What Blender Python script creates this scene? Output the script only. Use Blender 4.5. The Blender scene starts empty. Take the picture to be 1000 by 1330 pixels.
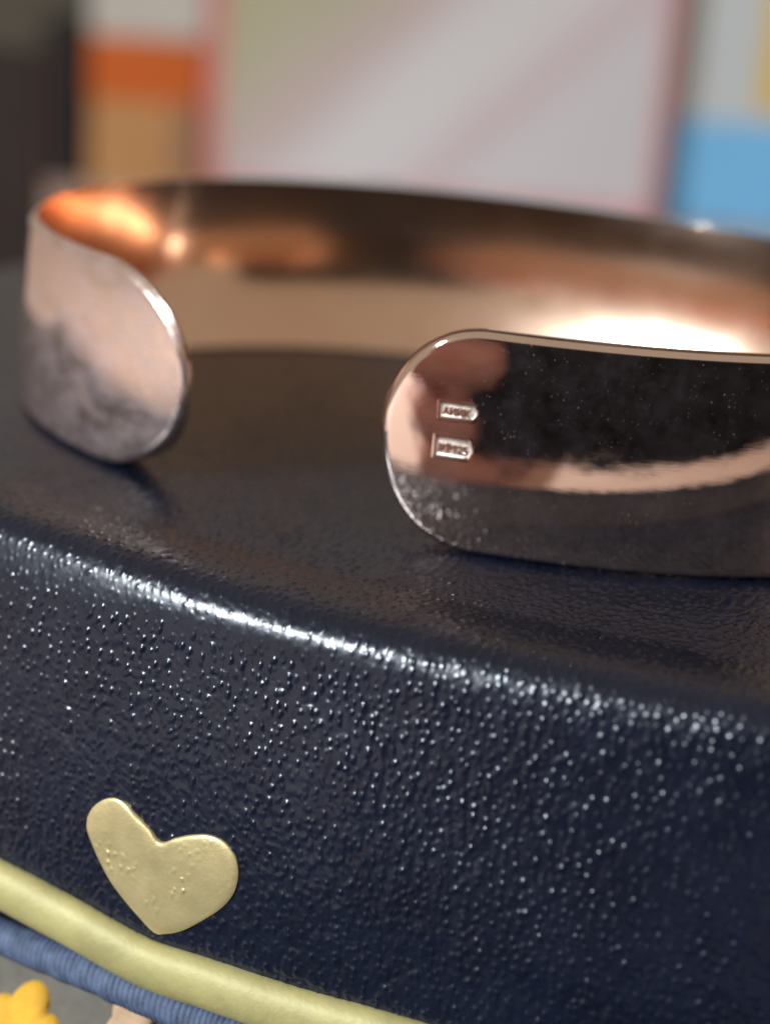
import bpy, bmesh, math, random
import numpy as np
from mathutils import Vector, Matrix

random.seed(7)
rng = np.random.default_rng(7)
MM = 0.001                      # everything below is laid out in millimetres
scene = bpy.context.scene
col = scene.collection

# ------------------------------------------------------------------ camera
PITCH, ROLL, CAM_H = 0.322021, 0.0723661, 33.92
fwd = Vector((0, math.cos(PITCH), -math.sin(PITCH)))
r0 = Vector((1, 0, 0)); u0 = Vector((0, math.sin(PITCH), math.cos(PITCH)))
right = (math.cos(ROLL) * r0 + math.sin(ROLL) * u0).normalized()
up = (math.cos(ROLL) * u0 - math.sin(ROLL) * r0).normalized()
cam_data = bpy.data.cameras.new('camera')
cam = bpy.data.objects.new('camera', cam_data); col.objects.link(cam)
M = Matrix((right, up, -fwd)).transposed().to_4x4()
M.translation = Vector((0, 0, CAM_H * MM))
cam.matrix_world = M
cam_data.sensor_fit = 'HORIZONTAL'; cam_data.sensor_width = 36
cam_data.lens = 90.0
cam_data.clip_start = 0.0008; cam_data.clip_end = 20
cam_data.dof.use_dof = True
cam_data.dof.focus_distance = 0.0940
cam_data.dof.aperture_fstop = 90.0 / 2.8
scene.camera = cam

# ------------------------------------------------------------------ light
world = bpy.data.worlds.new('World'); scene.world = world; world.use_nodes = True
bg = world.node_tree.nodes['Background']
bg.inputs[0].default_value = (1.0, 0.82, 0.65, 1); bg.inputs[1].default_value = 0.35

def area(name, loc, target, sx, sy, power, color):
    d = bpy.data.lights.new(name, 'AREA'); d.shape = 'RECTANGLE'
    d.size = sx; d.size_y = sy; d.energy = power; d.color = color
    o = bpy.data.objects.new(name, d); col.objects.link(o)
    o.location = loc
    o.rotation_euler = (Vector(target) - Vector(loc)).to_track_quat('-Z', 'Y').to_euler()
    return o
# a narrow window to the left of and behind the camera
area('window_light', (-0.535, -0.262, 0.30), (0.0, 0.10, 0.0), 0.028, 0.055, 6.6, (0.82, 0.91, 1.0))

vs = scene.view_settings
vs.view_transform = 'Standard'; vs.look = 'None'; vs.exposure = 0.12; vs.gamma = 1
scene.render.engine = 'CYCLES'
scene.cycles.max_bounces = 12; scene.cycles.glossy_bounces = 8
scene.cycles.caustics_reflective = True; scene.cycles.blur_glossy = 0.3
scene.cycles.sample_clamp_indirect = 6
scene.cycles.use_denoising = True

# ------------------------------------------------------------------ helpers
def mat(name):
    m = bpy.data.materials.new(name); m.use_nodes = True
    nt = m.node_tree
    return m, nt, nt.nodes['Principled BSDF']

def N(nt, kind, **kw):
    n = nt.nodes.new(kind)
    for k, v in kw.items():
        if k.startswith('i_'):
            n.inputs[k[2:].replace('_', ' ')].default_value = v
        else:
            setattr(n, k, v)
    return n

def objcoord(nt, scale=(1, 1, 1)):
    t = N(nt, 'ShaderNodeTexCoord'); mp = N(nt, 'ShaderNodeMapping')
    mp.inputs['Scale'].default_value = scale
    nt.links.new(t.outputs['Object'], mp.inputs['Vector'])
    return mp.outputs['Vector']

def ramp(nt, fac, stops):
    r = N(nt, 'ShaderNodeValToRGB'); e = r.color_ramp.elements
    while len(e) < len(stops): e.new(0.5)
    for x, (p, c) in zip(e, stops):
        x.position = p; x.color = c if len(c) == 4 else (*c, 1)
    nt.links.new(fac, r.inputs['Fac'])
    return r.outputs['Color']

def noise_fac(nt, vec, scale, detail=3, rough=0.55):
    n = N(nt, 'ShaderNodeTexNoise'); n.inputs['Scale'].default_value = scale
    n.inputs['Detail'].default_value = detail; n.inputs['Roughness'].default_value = rough
    nt.links.new(vec, n.inputs['Vector'])
    return n.outputs['Fac']

def bump(nt, b, fac, strength, dist):
    bn = N(nt, 'ShaderNodeBump'); bn.inputs['Strength'].default_value = strength
    bn.inputs['Distance'].default_value = dist
    nt.links.new(fac, bn.inputs['Height'])
    nt.links.new(bn.outputs['Normal'], b.inputs['Normal'])
    return bn

def plain(name, c, rough=0.5, metal=0.0, spread=0.12, scale=250, bumpiness=0.0):
    """a colour with slight uneven tone and grain"""
    m, nt, b = mat(name)
    v = objcoord(nt)
    f = noise_fac(nt, v, scale, 4)
    lo = tuple(x * (1 - spread) for x in c); hi = tuple(min(1, x * (1 + spread)) for x in c)
    nt.links.new(ramp(nt, f, [(0.3, lo), (0.7, hi)]), b.inputs['Base Color'])
    b.inputs['Roughness'].default_value = rough; b.inputs['Metallic'].default_value = metal
    if bumpiness:
        bump(nt, b, noise_fac(nt, v, scale * 6, 3), bumpiness, 0.0001)
    return m

def mesh_obj(name, verts, faces, material, parent=None, smooth=True):
    """verts in millimetres"""
    me = bpy.data.meshes.new(name)
    V = np.asarray(verts, dtype=np.float32) * MM
    if isinstance(faces, np.ndarray) and faces.shape[1] == 4:
        nf = len(faces)
        me.vertices.add(len(V)); me.vertices.foreach_set('co', V.ravel())
        me.loops.add(nf * 4); me.loops.foreach_set('vertex_index', faces.astype(np.int32).ravel())
        me.polygons.add(nf)
        me.polygons.foreach_set('loop_start', np.arange(0, nf * 4, 4, dtype=np.int32))
        me.update(calc_edges=True)
    else:
        me.from_pydata([tuple(map(float, v)) for v in V], [], [tuple(map(int, f)) for f in faces])
    me.validate()
    if smooth:
        me.polygons.foreach_set('use_smooth', np.ones(len(me.polygons), dtype=bool))
    me.materials.append(material)
    me.update()
    o = bpy.data.objects.new(name, me); col.objects.link(o)
    if parent: o.parent = parent
    return o

def grid_faces(nu, nv, close_v=False):
    iu = np.arange(nu - 1)[:, None]; jv = np.arange(nv if close_v else nv - 1)[None, :]
    a = iu * nv + jv; b = iu * nv + (jv + 1) % nv
    c = (iu + 1) * nv + (jv + 1) % nv; d = (iu + 1) * nv + jv
    return np.stack([a, b, c, d], -1).reshape(-1, 4)

def tag(o, label=None, cat=None, group=None, kind=None):
    if label: o['label'] = label
    if cat: o['category'] = cat
    if group: o['group'] = group
    if kind: o['kind'] = kind
    return o

def empty(name, label, cat, group=None, loc=(0, 0, 0)):
    o = bpy.data.objects.new(name, None); col.objects.link(o)
    o.empty_display_size = 0.01
    return tag(o, label, cat, group)

def box_mesh(x0, x1, y0, y1, z0, z1, bev=0.4):
    bm = bmesh.new()
    bmesh.ops.create_cube(bm, size=1)
    for v in bm.verts:
        v.co = Vector(((x0 + x1) / 2 + v.co.x * (x1 - x0), (y0 + y1) / 2 + v.co.y * (y1 - y0), (z0 + z1) / 2 + v.co.z * (z1 - z0)))
    bmesh.ops.bevel(bm, geom=bm.edges[:], offset=bev, segments=2, affect='EDGES', profile=0.6)
    vs_ = [tuple(v.co) for v in bm.verts]; bm.verts.index_update()
    fs = [[v.index for v in f.verts] for f in bm.faces]
    bm.free()
    return vs_, fs

def box(name, x0, x1, y0, y1, z0, z1, m, parent=None, bev=0.4):
    v, f = box_mesh(x0, x1, y0, y1, z0, z1, bev)
    return mesh_obj(name, v, f, m, parent, smooth=False)

def catmull(pts, n):
    pts = np.array(pts, float)
    P = np.vstack([2 * pts[0] - pts[1], pts, 2 * pts[-1] - pts[-2]])
    out = []
    k = len(pts) - 1
    for t in np.linspace(0, k, n):
        i = min(int(t), k - 1); f = t - i
        a, b, c, d = P[i:i + 4]
        out.append(0.5 * (2 * b + (c - a) * f + (2 * a - 5 * b + 4 * c - d) * f ** 2 + (3 * b - a - 3 * c + d) * f ** 3))
    return np.array(out)

# value noise on a plane, for uneven hand-made surfaces
def vnoise(x, y, cell, seed):
    g = np.random.default_rng(seed).random((512, 512))
    x = x / cell + 200; y = y / cell + 200
    xi = np.floor(x).astype(int); yi = np.floor(y).astype(int)
    fx = x - xi; fy = y - yi
    fx = fx * fx * (3 - 2 * fx); fy = fy * fy * (3 - 2 * fy)
    xi %= 512; yi %= 512; x1 = (xi + 1) % 512; y1 = (yi + 1) % 512
    return (g[xi, yi] * (1 - fx) + g[x1, yi] * fx) * (1 - fy) + (g[xi, y1] * (1 - fx) + g[x1, y1] * fx) * fy - 0.5

# ------------------------------------------------------------------ materials
def leather_material():
    m, nt, b = mat('navy_leather')
    v = objcoord(nt)
    f = noise_fac(nt, v, 300, 5)
    nt.links.new(ramp(nt, f, [(0.25, (0.0034, 0.0056, 0.0140)), (0.75, (0.0072, 0.0110, 0.0245))]), b.inputs['Base Color'])
    f2 = noise_fac(nt, v, 900, 4)
    nt.links.new(ramp(nt, f2, [(0.3, (0.23,) * 3), (0.75, (0.33,) * 3)]), b.inputs['Roughness'])
    b.inputs['Specular IOR Level'].default_value = 0.5
    bump(nt, b, noise_fac(nt, v, 5200, 4, 0.6), 0.10, 0.00005)
    return m
M_leather = leather_material()

def metal_material():
    m, nt, b = mat('polished_rose_silver')
    v = objcoord(nt)
    b.inputs['Metallic'].default_value = 1.0
    f = noise_fac(nt, v, 120, 5, 0.6)
    base = ramp(nt, f, [(0.3, (0.88, 0.70, 0.595)), (0.75, (0.94, 0.775, 0.67))])
    # smudges and wiped haze
    smp = N(nt, 'ShaderNodeMapping'); smp.inputs['Scale'].default_value = (1, 1, 2.2)
    smp.inputs['Rotation'].default_value = (0.3, 0.5, 0.4)
    nt.links.new(v, smp.inputs['Vector'])
    sm = noise_fac(nt, smp.outputs['Vector'], 240, 6, 0.65)
    rough = ramp(nt, sm, [(0.42, (0.025,) * 3), (0.60, (0.05,) * 3), (0.80, (0.15,) * 3)])
    tip = N(nt, 'ShaderNodeVectorMath', operation='DISTANCE'); tip.inputs[1].default_value = (-0.0135, 0.1075, 0.006)
    nt.links.new(v, tip.inputs[0])
    near_tip = N(nt, 'ShaderNodeMapRange'); nt.links.new(tip.outputs['Value'], near_tip.inputs['Value'])
    near_tip.inputs['From Min'].default_value = 0.016; near_tip.inputs['From Max'].default_value = 0.005
    wip = N(nt, 'ShaderNodeMapping'); wip.inputs['Scale'].default_value = (1, 1, 1.9); wip.inputs['Rotation'].default_value = (0.5, 0.9, 0.3)
    nt.links.new(v, wip.inputs['Vector'])
    wf = ramp(nt, noise_fac(nt, wip.outputs['Vector'], 330, 7, 0.7), [(0.35, (0.07,) * 3), (0.65, (0.30,) * 3)])
    mxr = N(nt, 'ShaderNodeMix', data_type='RGBA')
    nt.links.new(near_tip.outputs['Result'], mxr.inputs['Factor']); nt.links.new(rough, mxr.inputs[6]); nt.links.new(wf, mxr.inputs[7])
    nt.links.new(mxr.outputs[2], b.inputs['Roughness'])
    # dust: sparse pale specks of uneven size
    def specks(scale, lo, hi, seed):
        off = N(nt, 'ShaderNodeMapping'); off.inputs['Location'].default_value = (seed, seed * 2.3, seed * 0.7)
        nt.links.new(v, off.inputs['Vector'])
        vo = N(nt, 'ShaderNodeTexVoronoi', feature='F1'); vo.inputs['Scale'].default_value = scale
        nt.links.new(off.outputs['Vector'], vo.inputs['Vector'])
        sep = N(nt, 'ShaderNodeSeparateColor'); nt.links.new(vo.outputs['Color'], sep.inputs['Color'])
        keep = N(nt, 'ShaderNodeMath', operation='MULTIPLY'); nt.links.new(sep.outputs['Red'], keep.inputs[0])
        nt.links.new(sep.outputs['Red'], keep.inputs[1])
        rad = N(nt, 'ShaderNodeMapRange'); nt.links.new(keep.outputs[0], rad.inputs['Value'])
        rad.inputs['From Min'].default_value = 0.35; rad.inputs['From Max'].default_value = 1.0
        rad.inputs['To Min'].default_value = lo; rad.inputs['To Max'].default_value = hi
        lt = N(nt, 'ShaderNodeMath', operation='LESS_THAN')
        nt.links.new(vo.outputs['Distance'], lt.inputs[0]); nt.links.new(rad.outputs['Result'], lt.inputs[1])
        return lt.outputs[0]
    d1 = specks(1500, -0.12, 0.11, 3.1); d2 = specks(6500, -0.06, 0.24, 8.7)
    mx = N(nt, 'ShaderNodeMath', operation='MAXIMUM'); nt.links.new(d1, mx.inputs[0]); nt.links.new(d2, mx.inputs[1])
    clus = ramp(nt, noise_fac(nt, v, 350, 4, 0.6), [(0.42, (0.12,) * 3), (0.66, (1.0,) * 3)])
    cm = N(nt, 'ShaderNodeMath', operation='MULTIPLY'); nt.links.new(mx.outputs[0], cm.inputs[0]); nt.links.new(clus, cm.inputs[1])
    # smudges on the left end, tinted mauve to paint in its lilac reflection
    smudge_sheen = N(nt, 'ShaderNodeMath', operation='MULTIPLY'); nt.links.new(near_tip.outputs['Result'], smudge_sheen.inputs[0])
    nt.links.new(ramp(nt, noise_fac(nt, wip.outputs['Vector'], 420, 7, 0.62), [(0.32, (0.06,) * 3), (0.68, (0.66,) * 3)]), smudge_sheen.inputs[1])
    mx = N(nt, 'ShaderNodeMath', operation='MAXIMUM'); nt.links.new(cm.outputs[0], mx.inputs[0]); nt.links.new(smudge_sheen.outputs[0], mx.inputs[1])
    base_film = ramp(nt, noise_fac(nt, v, 600, 6, 0.7), [(0.35, (0.015,) * 3), (0.75, (0.10,) * 3)])
    mx2 = N(nt, 'ShaderNodeMath', operation='MAXIMUM'); nt.links.new(mx.outputs[0], mx2.inputs[0]); nt.links.new(base_film, mx2.inputs[1])
    mx = mx2
    dust_sheen = N(nt, 'ShaderNodeBsdfDiffuse'); dust_sheen.inputs['Color'].default_value = (0.54, 0.43, 0.44, 1)  # one colour for dust specks and the painted mauve reflection
    fac = N(nt, 'ShaderNodeMath', operation='MULTIPLY'); fac.inputs[1].default_value = 0.45
    nt.links.new(mx.outputs[0], fac.inputs[0])
    ms = N(nt, 'ShaderNodeMixShader'); nt.links.new(fac.outputs[0], ms.inputs[0])
    nt.links.new(b.outputs[0], ms.inputs[1]); nt.links.new(dust_sheen.outputs[0], ms.inputs[2])
    nt.links.new(ms.outputs[0], nt.nodes['Material Output'].inputs['Surface'])
    nt.links.new(base, b.inputs['Base Color'])
    # fine unevenness of a hand polished surface and hairline scratches
    sc = N(nt, 'ShaderNodeMapping'); sc.inputs['Scale'].default_value = (1, 1, 9); sc.inputs['Rotation'].default_value = (0.25, 0.15, 0.5)
    nt.links.new(v, sc.inputs['Vector'])
    h1 = noise_fac(nt, v, 420, 2); h2 = noise_fac(nt, sc.outputs['Vector'], 1500, 3)
    add = N(nt, 'ShaderNodeMath', operation='MULTIPLY_ADD'); nt.links.new(h2, add.inputs[0]); add.inputs[1].default_value = 0.04
    nt.links.new(h1, add.inputs[2])
    bump(nt, b, add.outputs[0], 0.05, 0.0002)
    return m
M_metal = metal_material()
def satin_material():
    m, nt, b = mat('satin_copper_inside')
    v = objcoord(nt)
    b.inputs['Metallic'].default_value = 1.0
    nt.links.new(ramp(nt, noise_fac(nt, v, 90, 4), [(0.3, (0.80, 0.54, 0.385)), (0.75, (0.88, 0.63, 0.47))]), b.inputs['Base Color'])
    nt.links.new(ramp(nt, noise_fac(nt, v, 300, 4), [(0.3, (0.155,) * 3), (0.75, (0.20,) * 3)]), b.inputs['Roughness'])
    bump(nt, b, noise_fac(nt, v, 900, 2), 0.05, 0.0001)
    return m
M_satin = satin_material()

M_heart = plain('gold_foil', (0.64, 0.52, 0.25), 0.38, 0.55, 0.10, 700, 0.15)
M_piping = plain('gold_piping', (0.46, 0.40, 0.16), 0.55, 0.10, 0.14, 420, 0.35)
M_cord = plain('blue_cord', (0.085, 0.115, 0.19), 0.7, 0, 0.35, 1500, 0.4)
M_gusset = plain('taupe_canvas', (0.15, 0.135, 0.105), 0.9, 0, 0.15, 900, 0.4)
M_yellow = plain('yellow_felt', (0.80, 0.42, 0.03), 0.8, 0, 0.10, 900, 0.4)
M_tan = plain('tan_felt', (0.52, 0.34, 0.20), 0.8, 0, 0.15, 900, 0.4)
M_silver = plain('bright_silver', (0.9, 0.88, 0.86), 0.12, 1.0, 0.04)
M_black = plain('black_glass', (0.016, 0.016, 0.020), 0.30, 0, 0.2, 300)
M_lens = plain('dark_lens_ring', (0.03, 0.03, 0.035), 0.3, 0.6, 0.2, 300)

# ------------------------------------------------------------------ table
def table_material():
    m, nt, b = mat('table_wood')
    v = objcoord(nt, (1, 9, 1))
    f = noise_fac(nt, v, 22, 6, 0.6)
    nt.links.new(ramp(nt, f, [(0.25, (0.52, 0.36, 0.29)), (0.6, (0.68, 0.51, 0.43)), (0.85, (0.74, 0.58, 0.50))]), b.inputs['Base Color'])
    b.inputs['Roughness'].default_value = 0.4
    bump(nt, b, f, 0.1, 0.0004)
    return m
TZ = -49.0
tb = box('table', -520, 520, -420, 760, TZ - 22, TZ, table_material(), None, 3.0)
tag(tb, kind='structure')
poly = [(-230, -45), (190, -45), (190, 232), (-78, 232), (-78, 62), (-230, 62)]  # added unseen dark cloth, keeps the bright table's reflection off the leather front
mv = [(x, y, z) for z in (TZ + 0.004, TZ + 0.9) for x, y in poly]
mf = [(5, 4, 3, 2, 1, 0), (6, 7, 8, 9, 10, 11)] + [(k, (k + 1) % 6, (k + 1) % 6 + 6, k + 6) for k in range(6)]
added_mat = mesh_obj('mat', mv, mf, plain('added_dark_felt', (0.020, 0.021, 0.026), 0.95, 0, 0.2, 400, 0.4), None, smooth=False)
tag(added_mat, kind='structure')

# ------------------------------------------------------------------ purse
# the front edge of the purse is a wide arc: s runs along it, n outward, z up
RA, AL = 150.0, math.radians(25)
P0 = np.array([-2.0, 83.5]); n0 = np.array([-math.sin(AL), -math.cos(AL)]); e0 = np.array([math.cos(AL), -math.sin(AL)])
CEN = P0 - RA * n0
def surf(s, n, z):
    s = np.asarray(s, float); n = np.asarray(n, float); z = np.asarray(z, float)
    th = s / RA
    d = np.cos(th)[..., None] * n0 + np.sin(th)[..., None] * e0
    p = CEN + (RA + np.maximum(n, -12.0))[..., None] * d + np.minimum(n + 12.0, 0)[..., None] * n0
    return np.concatenate([p, (z + 0 * s)[..., None]], -1)

purse = empty('leather_purse', 'navy pebbled leather purse with gold heart, lying under the bracelet', 'purse')

prof = [(-112, -0.6), (-95, -0.1), (-60, 0), (-30, 0), (-14, 0.0), (-9.0, -0.10), (-7.2, -0.10), (-6.0, 0.10), (-4.8, 0.32), (-3.6, 0.50), (-2.4, 0.58), (-1.5, 0.52),
        (-0.80, 0.26), (-0.30, -0.24), (0.05, -1.0), (0.30, -2.0), (0.68, -4.0), (1.25, -7.2), (1.75, -10.5), (2.15, -14), (2.35, -18.5), (1.5, -21.8)]
pc = catmull(prof, 6000)
arc = np.concatenate([[0], np.cumsum(np.hypot(*np.diff(pc, axis=0).T))])
L = arc[-1]
def spaced(segs):
    out = []
    for a, b_, st in segs:
        out.append(np.arange(a, b_, st))
    return np.concatenate(out)
lv = np.append(spaced([(0, L - 112, 2.0), (L - 112, L - 62, 0.24), (L - 62, L - 46, 0.17), (L - 46, L - 30, 0.11), (L - 30, L, 0.072)]), L)
sv = np.append(spaced([(-68, -36, 1.0), (-36, -24, 0.25), (-24, 26, 0.078), (26, 46, 0.25), (46, 80, 1.0)]), 80)
n_of = np.interp(lv, arc, pc[:, 0]); z_of = np.interp(lv, arc, pc[:, 1])
tn = np.gradient(n_of, lv); tz = np.gradient(z_of, lv); q = np.hypot(tn, tz); tn /= q; tz /= q
Ng, Zg = -tz, tn                 # outward normal in the (n, z) profile plane
Sg, Lg = np.meshgrid(sv, lv, indexing='ij')

def pebbles(S, Lq):
    """raised pebble grain: jittered rows of small uneven bumps with a soft tail"""
    cs, cl = 0.58, 0.50
    wx = S + 0.50 * vnoise(S, Lq, 3.1, 1) + 0.9 * vnoise(S, Lq, 9.0, 2)
    wy = Lq + 0.50 * vnoise(S, Lq, 2.7, 3) + 0.9 * vnoise(S, Lq, 8.0, 4)
    gi = np.floor(wx / cs).astype(int); gj = np.floor(wy / cl).astype(int)
    K = 1024
    g = np.random.default_rng(11)
    jx = g.random((K, K)); jy = g.random((K, K)); jr = g.random((K, K)); jh = g.random((K, K)); ja = g.random((K, K))
    H = np.zeros_like(S)
    for di in (-1, 0, 1):
        for dj in (-1, 0, 1):
            i = gi + di; j = gj + dj
            a = i % K; b_ = j % K
            cx = (i + 0.5 + 0.70 * (jx[a, b_] - 0.5) + 0.35 * (j % 2) - 0.17) * cs
            cy = (j + 0.5 + 0.62 * (jy[a, b_] - 0.5)) * cl
            ang = (ja[a, b_] - 0.5) * 1.3 + 0.25
            dx = wx - cx; dy = wy - cy
            rx = dx * np.cos(ang) + dy * np.sin(ang); ry = -dx * np.sin(ang) + dy * np.cos(ang)
            rad = 0.10 + 0.10 * jr[a, b_]
            ry = np.where(ry > 0, ry * 0.42, ry * 1.05)      # long tail on the downhill side
            d2 = (rx * rx + ry * ry) / (rad * rad)
            bmp = np.where(d2 < 1, (1 - d2) ** 2, 0) * (0.028 + 0.050 * jh[a, b_] ** 1.2)
            H = np.maximum(H, bmp)
    return H
H = pebbles(Sg, Lg)
H = H * (0.80 + 0.6 * np.clip(vnoise(Sg, Lg, 6.0, 5) + 0.5, 0, 1))
front = np.clip((Lg - (L - 30)) / 8, 0, 1)
H += 0.026 * vnoise(Sg, Lg, 0.40, 6) + 0.014 * vnoise(Sg, Lg, 0.19, 61) + (0.04 + 0.13 * front) * vnoise(Sg, Lg, 7.0, 7)
H += front * (0.34 * vnoise(Sg, Lg, 22, 8) + 0.030 * vnoise(Sg, Lg * 0.33, 0.33, 62))
# fine creases running between the pebbles
cr = 1 - np.clip(np.abs(vnoise(Sg + 0.3 * vnoise(Sg, Lg, 0.8, 66), Lg * 0.6, 0.75, 65)) / 0.09, 0, 1)
cr2 = 1 - np.clip(np.abs(vnoise(Sg * 1.1, Lg * 0.55 + 0.2 * vnoise(Sg, Lg, 0.5, 68), 0.42, 69)) / 0.10, 0, 1)
H -= 0.014 * cr2 * front
H -= 0.030 * cr * np.clip(vnoise(Sg, Lg, 4.0, 67) + 0.45, 0, 1)
flat = np.clip((L - Lg) / 1.5, 0, 1)
crest = float(np.interp(0.0, pc[:, 0], arc))
flat = flat * (1 - 0.78 * np.exp(-((Lg - crest) / 1.1) ** 2) * np.clip(1.1 - (Sg + 4) / 16, 0, 1))   # grain pulled flat over the fold
H *= flat
V = surf(Sg, n_of[None, :] + Ng[None, :] * H, z_of[None, :] + Zg[None, :] * H)
mesh_obj('leather_cover', V.reshape(-1, 3), grid_faces(len(sv), len(lv)), M_leather, purse)

# lower half of the purse, under the zip seam
lowprof = catmull([(1.3, -21.5), (1.2, -22.6), (1.3, -23.6), (2.6, -25.6), (3.6, -29), (3.8, -35), (3.0, -42), (1.5, -46), (-1.0, -48.0)], 60)
sl = np.linspace(-68, 80, 150)
A, B = np.meshgrid(sl, np.arange(60), indexing='ij')
V = surf(A, lowprof[:, 0][B], lowprof[:, 1][B])
mesh_obj('canvas_gusset', V.reshape(-1, 3), grid_faces(150, 60), M_gusset, purse)
# back and base so that the purse is a closed body
bprof = [(-112, -0.6), (-114.5, -4), (-115, -20), (-114, -44), (-111, -48)]
bp = catmull(bprof, 24)
A, B = np.meshgrid(sl, np.arange(24), indexing='ij')
V = surf(A, bp[:, 0][B], bp[:, 1][B])
mesh_obj('back_panel', V.reshape(-1, 3), grid_faces(150, 24)[:, ::-1], M_leather, purse)
for s_end in (-68, 80):
    nn = np.concatenate([n_of[::6], [-0.2], lowprof[:, 0], bp[::-1, 0]]); zz = np.concatenate([z_of[::6], [-21.8], lowprof[:, 1], bp[::-1, 1]])
    ring = surf(np.full(len(nn), s_end), nn, zz)
    c = ring.mean(0)
    fs = [(i, (i + 1) % len(ring), len(ring)) for i in range(len(ring))]
    mesh_obj('side_panel', np.vstack([ring, c]), fs, M_leather, purse, smooth=False)

def tube(name, pts, rad, m, parent, nseg=20, n=400, ribs=None, flat=1.0):
    P = catmull(pts, n)
    T = np.gradient(P, axis=0); T /= np.linalg.norm(T, axis=1)[:, None]
    upv = np.array([0, 0, 1.0]); S1 = np.cross(T, upv); S1 /= np.linalg.norm(S1, axis=1)[:, None]; S2 = np.cross(S1, T)
    ln = np.concatenate([[0], np.cumsum(np.linalg.norm(np.diff(P, axis=0), axis=1))])
    a = np.linspace(0, 2 * np.pi, nseg, endpoint=False)
    r = rad if np.ndim(rad) else np.full(n, rad)
    RR = np.repeat(r[:, None], nseg, 1)
    if ribs:
        per, amp, tw = ribs
        ph = 2 * np.pi * ln[:, None] / per + tw * a[None, :] + 3.0 * vnoise(ln * 1.0, ln * 0, 2.5, 21)[:, None]
        RR = RR * (1 - amp + amp * np.abs(np.cos(ph / 2)) ** 0.6 + 0.10 * vnoise(ln, ln * 0, 0.8, 22)[:, None])
    Vt = P[:, None] + RR[..., None] * (flat * np.cos(a)[None, :, None] * S1[:, None] + np.sin(a)[None, :, None] * S2[:, None])
    return mesh_obj(name, Vt.reshape(-1, 3), grid_faces(n, nseg, True), m, parent)

pip_sz = [(-62, -20.2), (-40, -19.5), (-28, -19.2), (-21.97, -19.15), (-18.53, -19.13), (-13.18, -19.58), (-8.2, -20.25), (-4.48, -20.13), (0.78, -20.01), (5.72, -19.76), (14, -19.7), (30, -19.7), (74, -20)]
pp = [surf(s, 2.5, z + 0.92) for s, z in pip_sz]
rr = 1.40 + 0.05 * vnoise(np.linspace(0, 140, 500), np.zeros(500), 9, 31)
tube('piping', pp, rr, M_piping, purse, 32, 500, flat=0.68)
cord_pts = [surf(s, 2.3, -21.45 + 0.10 * math.sin(s * 0.4)) for s in np.linspace(-62, 74, 60)]
tube('corded_edge', cord_pts, 1.0, M_cord, purse, 24, 4200, ribs=(0.33, 0.075, 1.8))

# gold heart, slightly puffed, pressed onto the front
heart = [(-13.21, -13.32), (-12.93, -12.69), (-12.34, -12.1), (-11.64, -11.83), (-10.93, -11.94), (-10.22, -12.34), (-9.39, -12.8), (-8.69, -13.25), (-7.91, -12.79), (-6.93, -12.32), (-5.95, -12.06), (-5.08, -12.19), (-4.41, -12.75), (-4.15, -13.59), (-4.31, -14.58), (-4.91, -15.56), (-5.96, -16.6), (-7.04, -17.5), (-7.93, -17.97), (-8.61, -18.16), (-9.56, -17.63), (-10.41, -17.07), (-11.38, -16.33), (-12.13, -15.51), (-12.75, -14.66), (-13.16, -13.94)]
heart = [(a + 0.90, b_ + 0.62) for a, b_ in heart]
ho = catmull(heart + [heart[0]], 241)[:-1]
hc = np.array([-7.7, -14.4])
radii = np.concatenate([np.linspace(0, 0.9, 52), [.925, .95, .97, .985, .995, 1.0, 1.0]])
hh_ = np.where(radii < 1, 0.11 * (1 - radii ** 12) ** 0.5, 0.0); hh_[-1] = -0.5; hh_[-2] = 0.02
RH = np.repeat(radii[:, None], len(ho), 1)
SH = hc[0] + (ho[None, :, 0] - hc[0]) * RH; ZH = hc[1] + (ho[None, :, 1] - hc[1]) * RH
low = pc[:, 1] < -2.0
NH = np.interp(-ZH, -pc[low, 1], pc[low, 0]); LH = np.interp(-ZH, -pc[low, 1], arc[low])
PH = pebbles(SH, LH)
mask = np.clip(vnoise(SH, ZH, 1.6, 51) * 2.2 + 0.1 + 0.35 * np.tanh((SH + 7.2) / 1.5), 0, 1) * np.clip((0.97 - RH) * 20, 0, 1)
NH = NH + hh_[:, None] + 1.2 * PH * mask + 0.05 * vnoise(SH, ZH, 1.2, 52) * np.clip((0.98 - RH) * 20, 0, 1)
Vh = surf(SH, NH, ZH).reshape(-1, 3)
mesh_obj('heart', Vh, grid_faces(len(radii), len(ho), True), M_heart, purse)

# felt flowers on the canvas below the zip
def petal_flower(name, s, z, R, m, parent, petals=5, n_out=5.2, rot=0.3, centre=None):
    Vf = []
    na = 60; rs = [0, .3, .6, .85, .96, 1.0, 1.0]; hs = [.55, .6, .6, .5, .32, .1, -.8]
    for r_, h_ in zip(rs, hs):
        for k in range(na):
            a = 2 * math.pi * k / na
            rad = R * (0.74 + 0.26 * abs(math.cos(petals * (a + rot) / 2)) ** 0.7)
            zz = z + rad * r_ * math.sin(a)
            nl = float(np.interp(-zz, -lowprof[:, 1], lowprof[:, 0]))
            Vf.append(surf(s + rad * r_ * math.cos(a), nl + h_ * 0.9, zz))
    return mesh_obj(name, np.array(Vf), grid_faces(len(rs), na, True), m, parent)
gus = [o for o in purse.children if o.name == 'canvas_gusset'][0]
petal_flower('flower', -15.7, -26.6, 2.7, M_yellow, gus, rot=0.943)
petal_flower('flower', -9.5, -23.9, 1.5, M_tan, gus, 4, rot=0.8)
petal_flower('flower_centre', -9.3, -24.2, 0.6, M_yellow, gus, 4, n_out=5.6)

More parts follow.
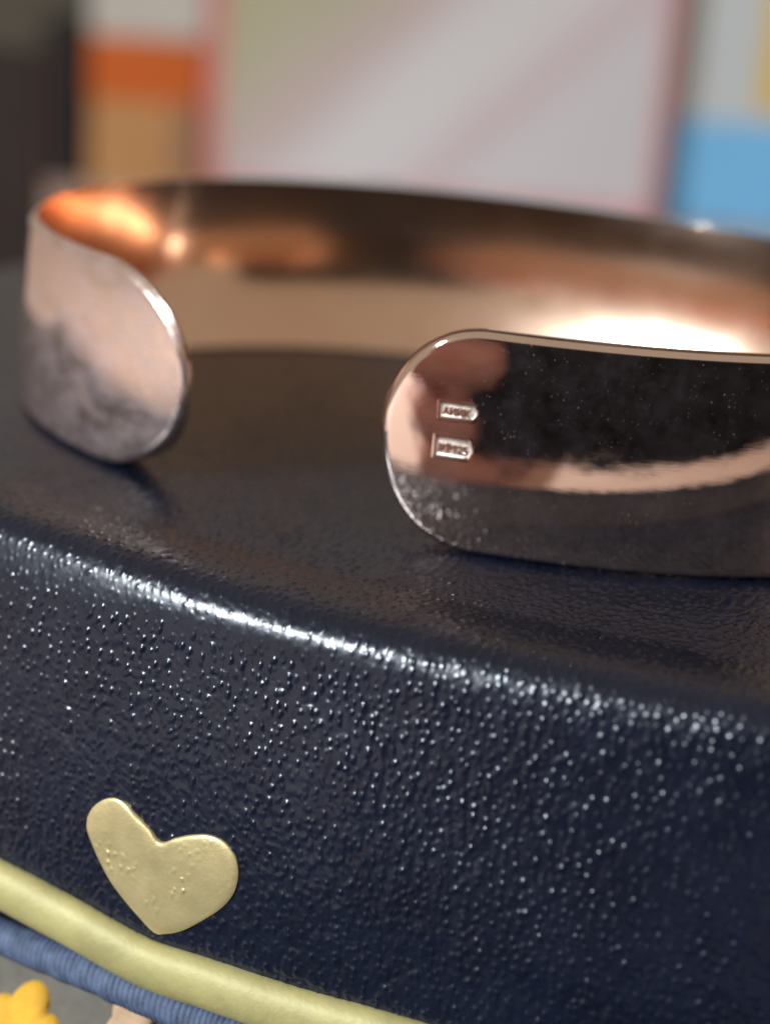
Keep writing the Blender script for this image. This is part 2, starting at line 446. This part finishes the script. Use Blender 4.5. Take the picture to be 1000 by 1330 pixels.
# ------------------------------------------------------------------ bracelet
brace = empty('cuff_bracelet', 'polished open cuff bracelet with stamped hallmarks standing on navy leather', 'bracelet')
BCX, BCY, BA, BB, BPH = 5.45293915, 117.518112, 30.2359138, 21.0979491, -0.411821652
def ring_xy(t):
    e = 2 / 2.2
    X = BA * np.sign(np.cos(t)) * np.abs(np.cos(t)) ** e; Y = BB * np.sign(np.sin(t)) * np.abs(np.sin(t)) ** e
    return np.stack([BCX + X * np.cos(BPH) - Y * np.sin(BPH), BCY + X * np.sin(BPH) + Y * np.cos(BPH)], -1)
tt = np.radians(np.linspace(274.0, 360 + 253.9, 20001))
cxy = ring_xy(tt)
# take out the flat spots of the superellipse so that reflections run smoothly
ker = np.hanning(601); ker /= ker.sum()
pad = 300
ext = np.vstack([2 * cxy[0] - cxy[pad:0:-1], cxy, 2 * cxy[-1] - cxy[-2:-pad - 2:-1]])
cxy = np.stack([np.convolve(ext[:, k], ker, 'valid') for k in (0, 1)], 1)
sl_ = np.concatenate([[0], np.cumsum(np.hypot(*np.diff(cxy, axis=0).T))]); LT = sl_[-1]
tang = np.gradient(cxy, sl_, axis=0); tang /= np.linalg.norm(tang, axis=1)[:, None]
BW, TH = 6.0, 1.36          # half width of the band, thickness
END_R, END_L = 5.6, 7.6
def half(s):
    x = np.clip(1 - s / END_R, 0, 1); y = np.clip(1 - (LT - s) / END_L, 0, 1)
    return BW * (1 - x ** 2.25) ** (1 / 2.1) * (1 - y ** 2.0) ** (1 / 1.95)
ends = END_R * (1 - np.cos(np.linspace(0, np.pi / 2, 46)))
ends[0] = 0.0008
ss = np.unique(np.concatenate([ends, np.arange(2.7, 5.9, 0.035), np.arange(END_R + 0.3, LT - END_L, 0.4), LT - ends * END_L / END_R]))
zs_out = np.unique(np.concatenate([np.sin(np.linspace(-np.pi / 2, np.pi / 2, 61)), np.arange(-0.20, 0.40, 0.006), 1 - np.linspace(0, 0.09, 14) ** 1.0, -1 + np.linspace(0, 0.09, 14)]))
zs_in = np.unique(np.concatenate([np.sin(np.linspace(np.pi / 2, -np.pi / 2, 61)), 1 - np.linspace(0, 0.09, 14), -1 + np.linspace(0, 0.09, 14)]))[::-1]
od = np.concatenate([np.linspace(0, END_R, 300), np.linspace(END_R, LT - END_L, 700)[1:-1], np.linspace(LT - END_L, LT, 300)])
oz = half(np.clip(od, 1e-4, LT - 1e-4)); oz[0] = 0; oz[-1] = 0
outline = np.stack([od, oz], 1)
def edge_dist(S, Zc):
    out = np.empty(S.shape)
    fs_, fz = S.ravel(), np.abs(Zc).ravel()
    o = np.empty(len(fs_))
    near = (fz > half(fs_) - 0.8) | (fs_ < 1.2) | (fs_ > LT - 1.2)
    o[:] = 9
    idx = np.where(near)[0]
    a, b_ = outline[:-1], outline[1:]; ab = b_ - a; ab2 = (ab ** 2).sum(1) + 1e-12
    for k in range(0, len(idx), 2000):
        P = np.stack([fs_[idx[k:k + 2000]], fz[idx[k:k + 2000]]], 1)
        tq = np.clip(((P[:, None] - a) * ab).sum(2) / ab2, 0, 1)
        o[idx[k:k + 2000]] = np.sqrt(((P[:, None] - a - tq[..., None] * ab) ** 2).sum(2).min(1))
    return o.reshape(S.shape)
def sstep(a, b_, x):
    t_ = np.clip((x - a) / (b_ - a), 0, 1); return t_ * t_ * (3 - 2 * t_)
def hallmark_recess(S, Zc):
    """two stamped cartouches near the right-hand end, with a ragged raised lip"""
    z = Zc + 6.0
    d = np.zeros_like(S)
    # upper stamp: bar with a pointed far end
    def pointed(s0, s1, zc, hh, tilt, point, depth):
        zz = z - zc - (s0 - S) * tilt
        w = hh * np.clip((s1 + point - S) / max(point, 1e-3), 0, 1) ** 0.6
        sd = np.minimum(np.minimum(S - s0, s1 + point - S), np.where(S > s1, w, hh) - np.abs(zz))
        dep = sstep(-0.05, 0.08, sd) * np.maximum(0.03, depth - 0.035 * (S - s0) + 0.05 * (z - zc))
        lip = 0.004 * np.exp(-((sd + 0.10) / 0.07) ** 2)
        return -dep + lip
    d += pointed(3.20, 4.95, 7.62, 0.36, -0.03, 0.20, 0.10)
    d += pointed(3.15, 4.90, 5.66, 0.47, -0.02, 0.16, 0.11)
    return d
sagO, sagI = 0.22, 1.12
def build_side(vz, outer):
    S, Vv = np.meshgrid(ss, vz, indexing='ij')
    hf = half(S); Zc = hf * Vv
    dist = edge_dist(S, Zc)
    rb = 0.38
    rnd = np.where(dist < rb, rb - np.sqrt(np.clip(rb * rb - (rb - dist) ** 2, 0, None)), 0)
    prof_ = 1 - (Zc / BW) ** 2
    rb = 0.50 if outer else 0.08
    rnd = np.where(dist < rb, rb - np.sqrt(np.clip(rb * rb - (rb - dist) ** 2, 0, None)), 0)
    if outer:
        off = sagO * prof_ - 0.17 * Zc / BW - rnd + hallmark_recess(S, Zc) + 0.012 * vnoise(S, Zc, 3.2, 41) 
    else:
        off = -TH + 0.92 * Zc / BW + sagI * prof_ + rnd + 0.02 * vnoise(S, Zc, 4.0, 43)
    x = np.interp(S, sl_, cxy[:, 0]); y = np.interp(S, sl_, cxy[:, 1])
    tx = np.interp(S, sl_, tang[:, 0]); ty = np.interp(S, sl_, tang[:, 1])
    return np.stack([x + ty * off, y - tx * off, Zc + 6.0 + 0.09], -1)
Vo = build_side(zs_out, True); Vi = build_side(zs_in, False)
Vb = np.concatenate([Vo, Vi], 1)
nb = Vb.shape[1]
fb = grid_faces(len(ss), nb, True)[:, ::-1]
band = mesh_obj('band', Vb.reshape(-1, 3), fb, M_metal, brace)
# the inside of the cuff is satin, the outside mirror-polished
band.data.materials.append(M_satin)
M_frost, ntf, bf = mat('frosted_punch_floor')
bf.inputs['Metallic'].default_value = 1.0; bf.inputs['Base Color'].default_value = (0.95, 0.84, 0.74, 1)
ntf.links.new(ramp(ntf, noise_fac(ntf, objcoord(ntf), 5000, 4), [(0.3, (0.28,) * 3), (0.7, (0.48,) * 3)]), bf.inputs['Roughness'])
bump(ntf, bf, noise_fac(ntf, objcoord(ntf), 9000, 3), 0.25, 0.00005)
band.data.materials.append(M_frost)
jcol = np.tile(np.arange(nb), len(ss) - 1)
mi = ((jcol >= len(zs_out) + 6) & (jcol < nb - 7)).astype(np.int32)
So, Vo_ = np.meshgrid(ss, zs_out, indexing='ij')
rec = np.zeros((len(ss) - 1, nb), bool); rec[:, :len(zs_out)] = (hallmark_recess(So, half(So) * Vo_) < -0.02)[:-1]
mi[rec.ravel()] = 2
band.data.polygons.foreach_set('material_index', mi)
# close the two hairline ends
bm = bmesh.new(); bm.from_mesh(band.data)
bmesh.ops.holes_fill(bm, edges=[e for e in bm.edges if e.is_boundary], sides=0)
bmesh.ops.recalc_face_normals(bm, faces=bm.faces[:])
for f in bm.faces: f.smooth = True
bm.to_mesh(band.data); bm.free()

def band_point(s, z, off):
    x = np.interp(s, sl_, cxy[:, 0]); y = np.interp(s, sl_, cxy[:, 1])
    tx = np.interp(s, sl_, tang[:, 0]); ty = np.interp(s, sl_, tang[:, 1])
    o = sagO * (1 - ((z - 6) / 6) ** 2) - 0.17 * (z - 6) / 6 + off
    return (x + ty * o, y - tx * o, z + 0.09)

def stamp_text(text, s0, z0, size, width, depth, extra=None, name='hallmark'):
    """raised worn lettering inside a stamped cartouche, bent onto the band"""
    cu = bpy.data.curves.new('lettering', 'FONT'); cu.body = text; cu.size = 1.0; cu.extrude = 0.06; cu.bevel_depth = 0.022; cu.bevel_resolution = 1
    cu.offset = 0.012
    o = bpy.data.objects.new('lettering', cu); col.objects.link(o)
    bpy.context.view_layer.update()
    dg = bpy.context.evaluated_depsgraph_get()
    me = bpy.data.meshes.new_from_object(o.evaluated_get(dg))
    vv = np.array([v.co for v in me.vertices]); ff = [list(p.vertices) for p in me.polygons]
    bpy.data.objects.remove(o)
    mn, mxx = vv.min(0), vv.max(0)
    pts = []
    for v in vv:
        u_ = (v[0] - mn[0]) / (mxx[0] - mn[0]); w_ = (v[1] - mn[1]) / (mxx[1] - mn[1]); d_ = (v[2] - mn[2]) / (mxx[2] - mn[2])
        pts.append(band_point(s0 + u_ * width, z0 + w_ * size, -(depth - 0.035 * (s0 - 3.18 + u_ * width) + 0.05 * (w_ - 0.5) * size) - 0.03 + 0.105 * d_))
    bpy.data.meshes.remove(me)
    return mesh_obj(name, pts, ff, M_metal, brace, smooth=False)
stamp_text('A\u0418\u0418\u041a', 3.30, 7.37, 0.46, 1.50, 0.10)
stamp_text('II\u03A6925', 3.24, 5.38, 0.54, 1.58, 0.11)

# ------------------------------------------------------------------ things behind, on the table
def print_material(name, stops, axis, rough=0.45, extra=None):
    """flat print: colour bands across a direction in the panel's own plane (metres, object space)"""
    m, nt, b = mat(name)
    t = N(nt, 'ShaderNodeTexCoord')
    nz = noise_fac(nt, t.outputs['Object'], 18, 2)
    dot = N(nt, 'ShaderNodeVectorMath', operation='DOT_PRODUCT'); dot.inputs[1].default_value = axis[:3]
    nt.links.new(t.outputs['Object'], dot.inputs[0])
    ad = N(nt, 'ShaderNodeMath', operation='MULTIPLY_ADD'); nt.links.new(nz, ad.inputs[0]); ad.inputs[1].default_value = 0.16
    nt.links.new(dot.outputs['Value'], ad.inputs[2])
    of = N(nt, 'ShaderNodeMath', operation='ADD'); of.inputs[1].default_value = axis[3] - 0.08
    nt.links.new(ad.outputs[0], of.inputs[0])
    nt.links.new(ramp(nt, of.outputs[0], stops), b.inputs['Base Color'])
    b.inputs['Roughness'].default_value = rough
    return m

M_greywall = plain('grey_card', (0.085, 0.07, 0.048), 0.9, 0, 0.1, 60)
M_dark = plain('dark_brown_card', (0.012, 0.008, 0.006), 0.9, 0, 0.2, 60)
M_brown = plain('brown_card', (0.022, 0.013, 0.009), 0.95, 0, 0.2, 60)
M_maroon = plain('maroon_label', (0.13, 0.045, 0.04), 0.6, 0, 0.2, 60)
M_orange = plain('orange_card', (0.50, 0.095, 0.005), 0.8, 0, 0.08, 60)
M_kraft = plain('kraft_card', (0.44, 0.22, 0.08), 0.9, 0, 0.08, 60)
M_kraft2 = plain('brown_strip', (0.26, 0.13, 0.06), 0.6, 0, 0.1, 60)
M_cream = plain('cream_card', (0.46, 0.42, 0.36), 0.8, 0, 0.06, 60)
M_rose = plain('rose_border', (0.58, 0.20, 0.17), 0.5, 0, 0.12, 60)
M_rose2 = plain('pink_border', (0.66, 0.30, 0.32), 0.5, 0, 0.12, 60)
M_white = plain('white_card', (0.55, 0.59, 0.59), 0.6, 0, 0.04, 60)
M_blue = plain('blue_card', (0.19, 0.52, 0.84), 0.45, 0, 0.06, 60)
M_yellowc = plain('yellow_card', (0.72, 0.48, 0.07), 0.5, 0, 0.06, 60)
M_panel = print_material('pastel_print', [(0.0, (0.37, 0.34, 0.19)), (0.20, (0.41, 0.38, 0.26)), (0.36, (0.50, 0.40, 0.38)), (0.48, (0.60, 0.58, 0.575)), (0.60, (0.62, 0.60, 0.60)), (0.70, (0.575, 0.48, 0.495)), (0.80, (0.59, 0.575, 0.585)), (1.0, (0.58, 0.56, 0.57))], (7.0, 0, -7.0, 0.39))

TOP = 60
bk = empty('grey_board', 'tall grey board standing far behind on the left, blurred', 'board')
box('sheet', -170, -60, 560, 566, TZ, TOP, M_greywall, bk)
db = empty('dark_brown_book', 'dark brown upright book at the far left edge, blurred', 'book')
box('cover', -120, -58.0, 300, 304, TZ, 4.0, M_brown, db)
box('pages', -119, -58.6, 304.1, 310, TZ + 0.6, 3.2, M_maroon, db, 0.1)
bb = empty('black_box', 'narrow near-black blurred box left of the orange carton', 'box')
box('carton', -95.2, -84.5, 500, 540, TZ, -8.5, M_dark, bb)
oc = empty('orange_carton', 'tan carton with an orange band and cream top, blurred behind the bracelet', 'carton')
box('carton', -83, -54.5, 500, 545, TZ, 52, M_kraft, oc)
box('orange_band', -83.3, -54.2, 499.2, 545.6, -26.5, -11.5, M_orange, oc, 0.2)
box('cream_band', -83.4, -54.1, 499.1, 545.7, -10.6, 53, M_cream, oc, 0.2)
box('dark_strip', -62, -55.2, 499.4, 499.9, -47.5, -27, M_kraft2, oc, 0.1)  # darker brown strip at the right of the carton front
gb = empty('pastel_gift_box', 'large pale box with soft pink borders and diagonal pastel print, blurred', 'gift box')
box('carton', -52.8, 64.0, 496, 548, TZ + 0.3, 70, M_white, gb)
pn = box('front_print', -48.5, 61.0, 495.2, 495.8, TZ + 5.0, 66, M_panel, gb, 0.1)
box('border', -52.8, -48.7, 494.9, 495.7, TZ + 0.5, 69.5, M_rose, gb, 0.1)
box('border', 61.2, 64.0, 494.9, 495.7, TZ + 0.5, 69.5, M_rose2, gb, 0.1)
box('border', -48.6, 61.1, 494.9, 495.7, TZ + 0.5, TZ + 4.8, M_rose2, gb, 0.1)
bc = empty('blue_white_carton', 'white carton with a sky blue lower band and yellow edge at right, blurred', 'carton')
box('carton', 66.5, 125, 505, 550, TZ, 75, M_white, bc)
box('blue_band', 66.2, 125.3, 504.2, 551, TZ + 0.6, -22, M_blue, bc, 0.2)
box('yellow_panel', 88.0, 125.2, 504.3, 505.0, -19, 74, M_yellowc, bc, 0.1)

# ------------------------------------------------------------------ the phone taking the picture and the hand holding it (seen mirrored in the band)
fv, rv, uv = (np.array(fwd), np.array(right), np.array(up))
O = np.array([0, 0, CAM_H])
def cs(r, u, f): return O + rv * r + uv * u + fv * f
phone = empty('phone', 'black phone held level above the purse, mirrored in the bracelet', 'phone')
def phone_box(name, r0_, r1_, u0_, u1_, f0, f1, m, bev):
    v, f = box_mesh(r0_, r1_, u0_, u1_, f0, f1, bev)
    return mesh_obj(name, [cs(*p) for p in v], f, m, phone, smooth=False)
phone_box('body', -67, 95, -63.5, 9.5, -13, -5, M_black, 2.2)
# lens surround: a ring round the lens the picture is taken through
na = 40; Vr = []
for rad, f_ in ((3.2, -4.9), (3.2, -3.4), (5.4, -3.4), (5.8, -3.8), (5.8, -4.9)):
    for k in range(na):
        a = 2 * math.pi * k / na; Vr.append(cs(rad * math.cos(a), rad * math.sin(a), f_))
mesh_obj('lens_ring', np.array(Vr), grid_faces(5, na, True), M_lens, phone)

def skin_material():
    m, nt, b = mat('skin')
    v = objcoord(nt)
    f = noise_fac(nt, v, 90, 5)
    nt.links.new(ramp(nt, f, [(0.3, (0.70, 0.31, 0.26)), (0.7, (0.82, 0.46, 0.39))]), b.inputs['Base Color'])
    b.inputs['Roughness'].default_value = 0.5
    b.inputs['Subsurface Weight'].default_value = 0.15; b.inputs['Subsurface Radius'].default_value = (0.004, 0.0015, 0.001)
    b.inputs['Subsurface Scale'].default_value = 1.0
    bump(nt, b, noise_fac(nt, v, 1400, 4), 0.2, 0.0002)
    return m
def capsule(bm, a, b_, ra, rb):
    """tapered round limb segment between two joints"""
    a = Vector(a); b_ = Vector(b_); ax = (b_ - a)
    ln = ax.length; q = ax.to_track_quat('Z', 'Y')
    rings = []
    prof_ = [(-ra * math.cos(t), ra * math.sin(t)) for t in np.linspace(0.15, math.pi / 2, 5)] + [(ln + rb * math.cos(t), rb * math.sin(t)) for t in np.linspace(math.pi / 2, 0.15, 5)]
    for z, r in prof_:
        rings.append([bm.verts.new(a + q @ Vector((r * math.cos(k * math.pi / 7), r * math.sin(k * math.pi / 7), z))) for k in range(14)])
    for x, y in zip(rings[:-1], rings[1:]):
        for k in range(14): bm.faces.new((x[k], x[(k + 1) % 14], y[(k + 1) % 14], y[k]))
    bm.faces.new(rings[0][::-1]); bm.faces.new(rings[-1])
hb = bmesh.new()
def limb(pts, rads):
    for (p_, q_), (x, y) in zip(zip(pts[:-1], pts[1:]), zip(rads[:-1], rads[1:])):
        capsule(hb, cs(*p_), cs(*q_), x, y)
# four fingers curl from the outer side of the phone's left end onto its back; lengths differ
fingers = [(-8, 27, 8.2), (-27, 30, 8.6), (-46, 17, 8.0), (-62, 27, 7.0)]
for u_, reach, rad in fingers:
    limb([(-90, u_ - 1, -20), (-86, u_, -3), (-79, u_ - 1, 5.0), (-79 + reach * 0.55, u_ - 2, 5.0), (-79 + reach, u_ - 3, 3.6)], [rad + 1.2, rad + .6, rad, rad * .92, rad * .74])
# the heel of the hand runs under the lower long edge
limb([(-90, -64, -20), (-78, -68.5, -12), (-58, -68, -9), (-40, -66.5, -9)], [10, 7.4, 5.6, 3.8])
# palm along the outer edge, thumb over the screen side
limb([(-90, -4, -24), (-92, -28, -28), (-91, -52, -28), (-88, -68, -26)], [11, 12, 13, 12])
limb([(-92, -46, -30), (-90, -72, -42), (-84, -100, -62)], [14, 15, 17])
limb([(-94, -56, -34), (-80, -40, -31), (-62, -26, -25.5), (-44, -18, -22)], [13, 11, 9.4, 7.6])
# wrist and forearm
limb([(-84, -96, -60), (-78, -120, -104), (-70, -150, -200), (-66, -165, -270)], [19, 21, 28, 34])
hm = bpy.data.meshes.new('hand'); 
for v in hb.verts: v.co *= MM
hb.to_mesh(hm); hb.free()
hm.materials.append(skin_material())
hand = bpy.data.objects.new('hand', hm); col.objects.link(hand)
tag(hand, 'hand gripping the left end of the black phone, mirrored in the bracelet', 'hand')
rm = hand.modifiers.new('Remesh', 'REMESH'); rm.mode = 'VOXEL'; rm.voxel_size = 0.0014; rm.use_smooth_shade = True
sm_ = hand.modifiers.new('Smooth', 'SMOOTH'); sm_.iterations = 6; sm_.factor = 0.5
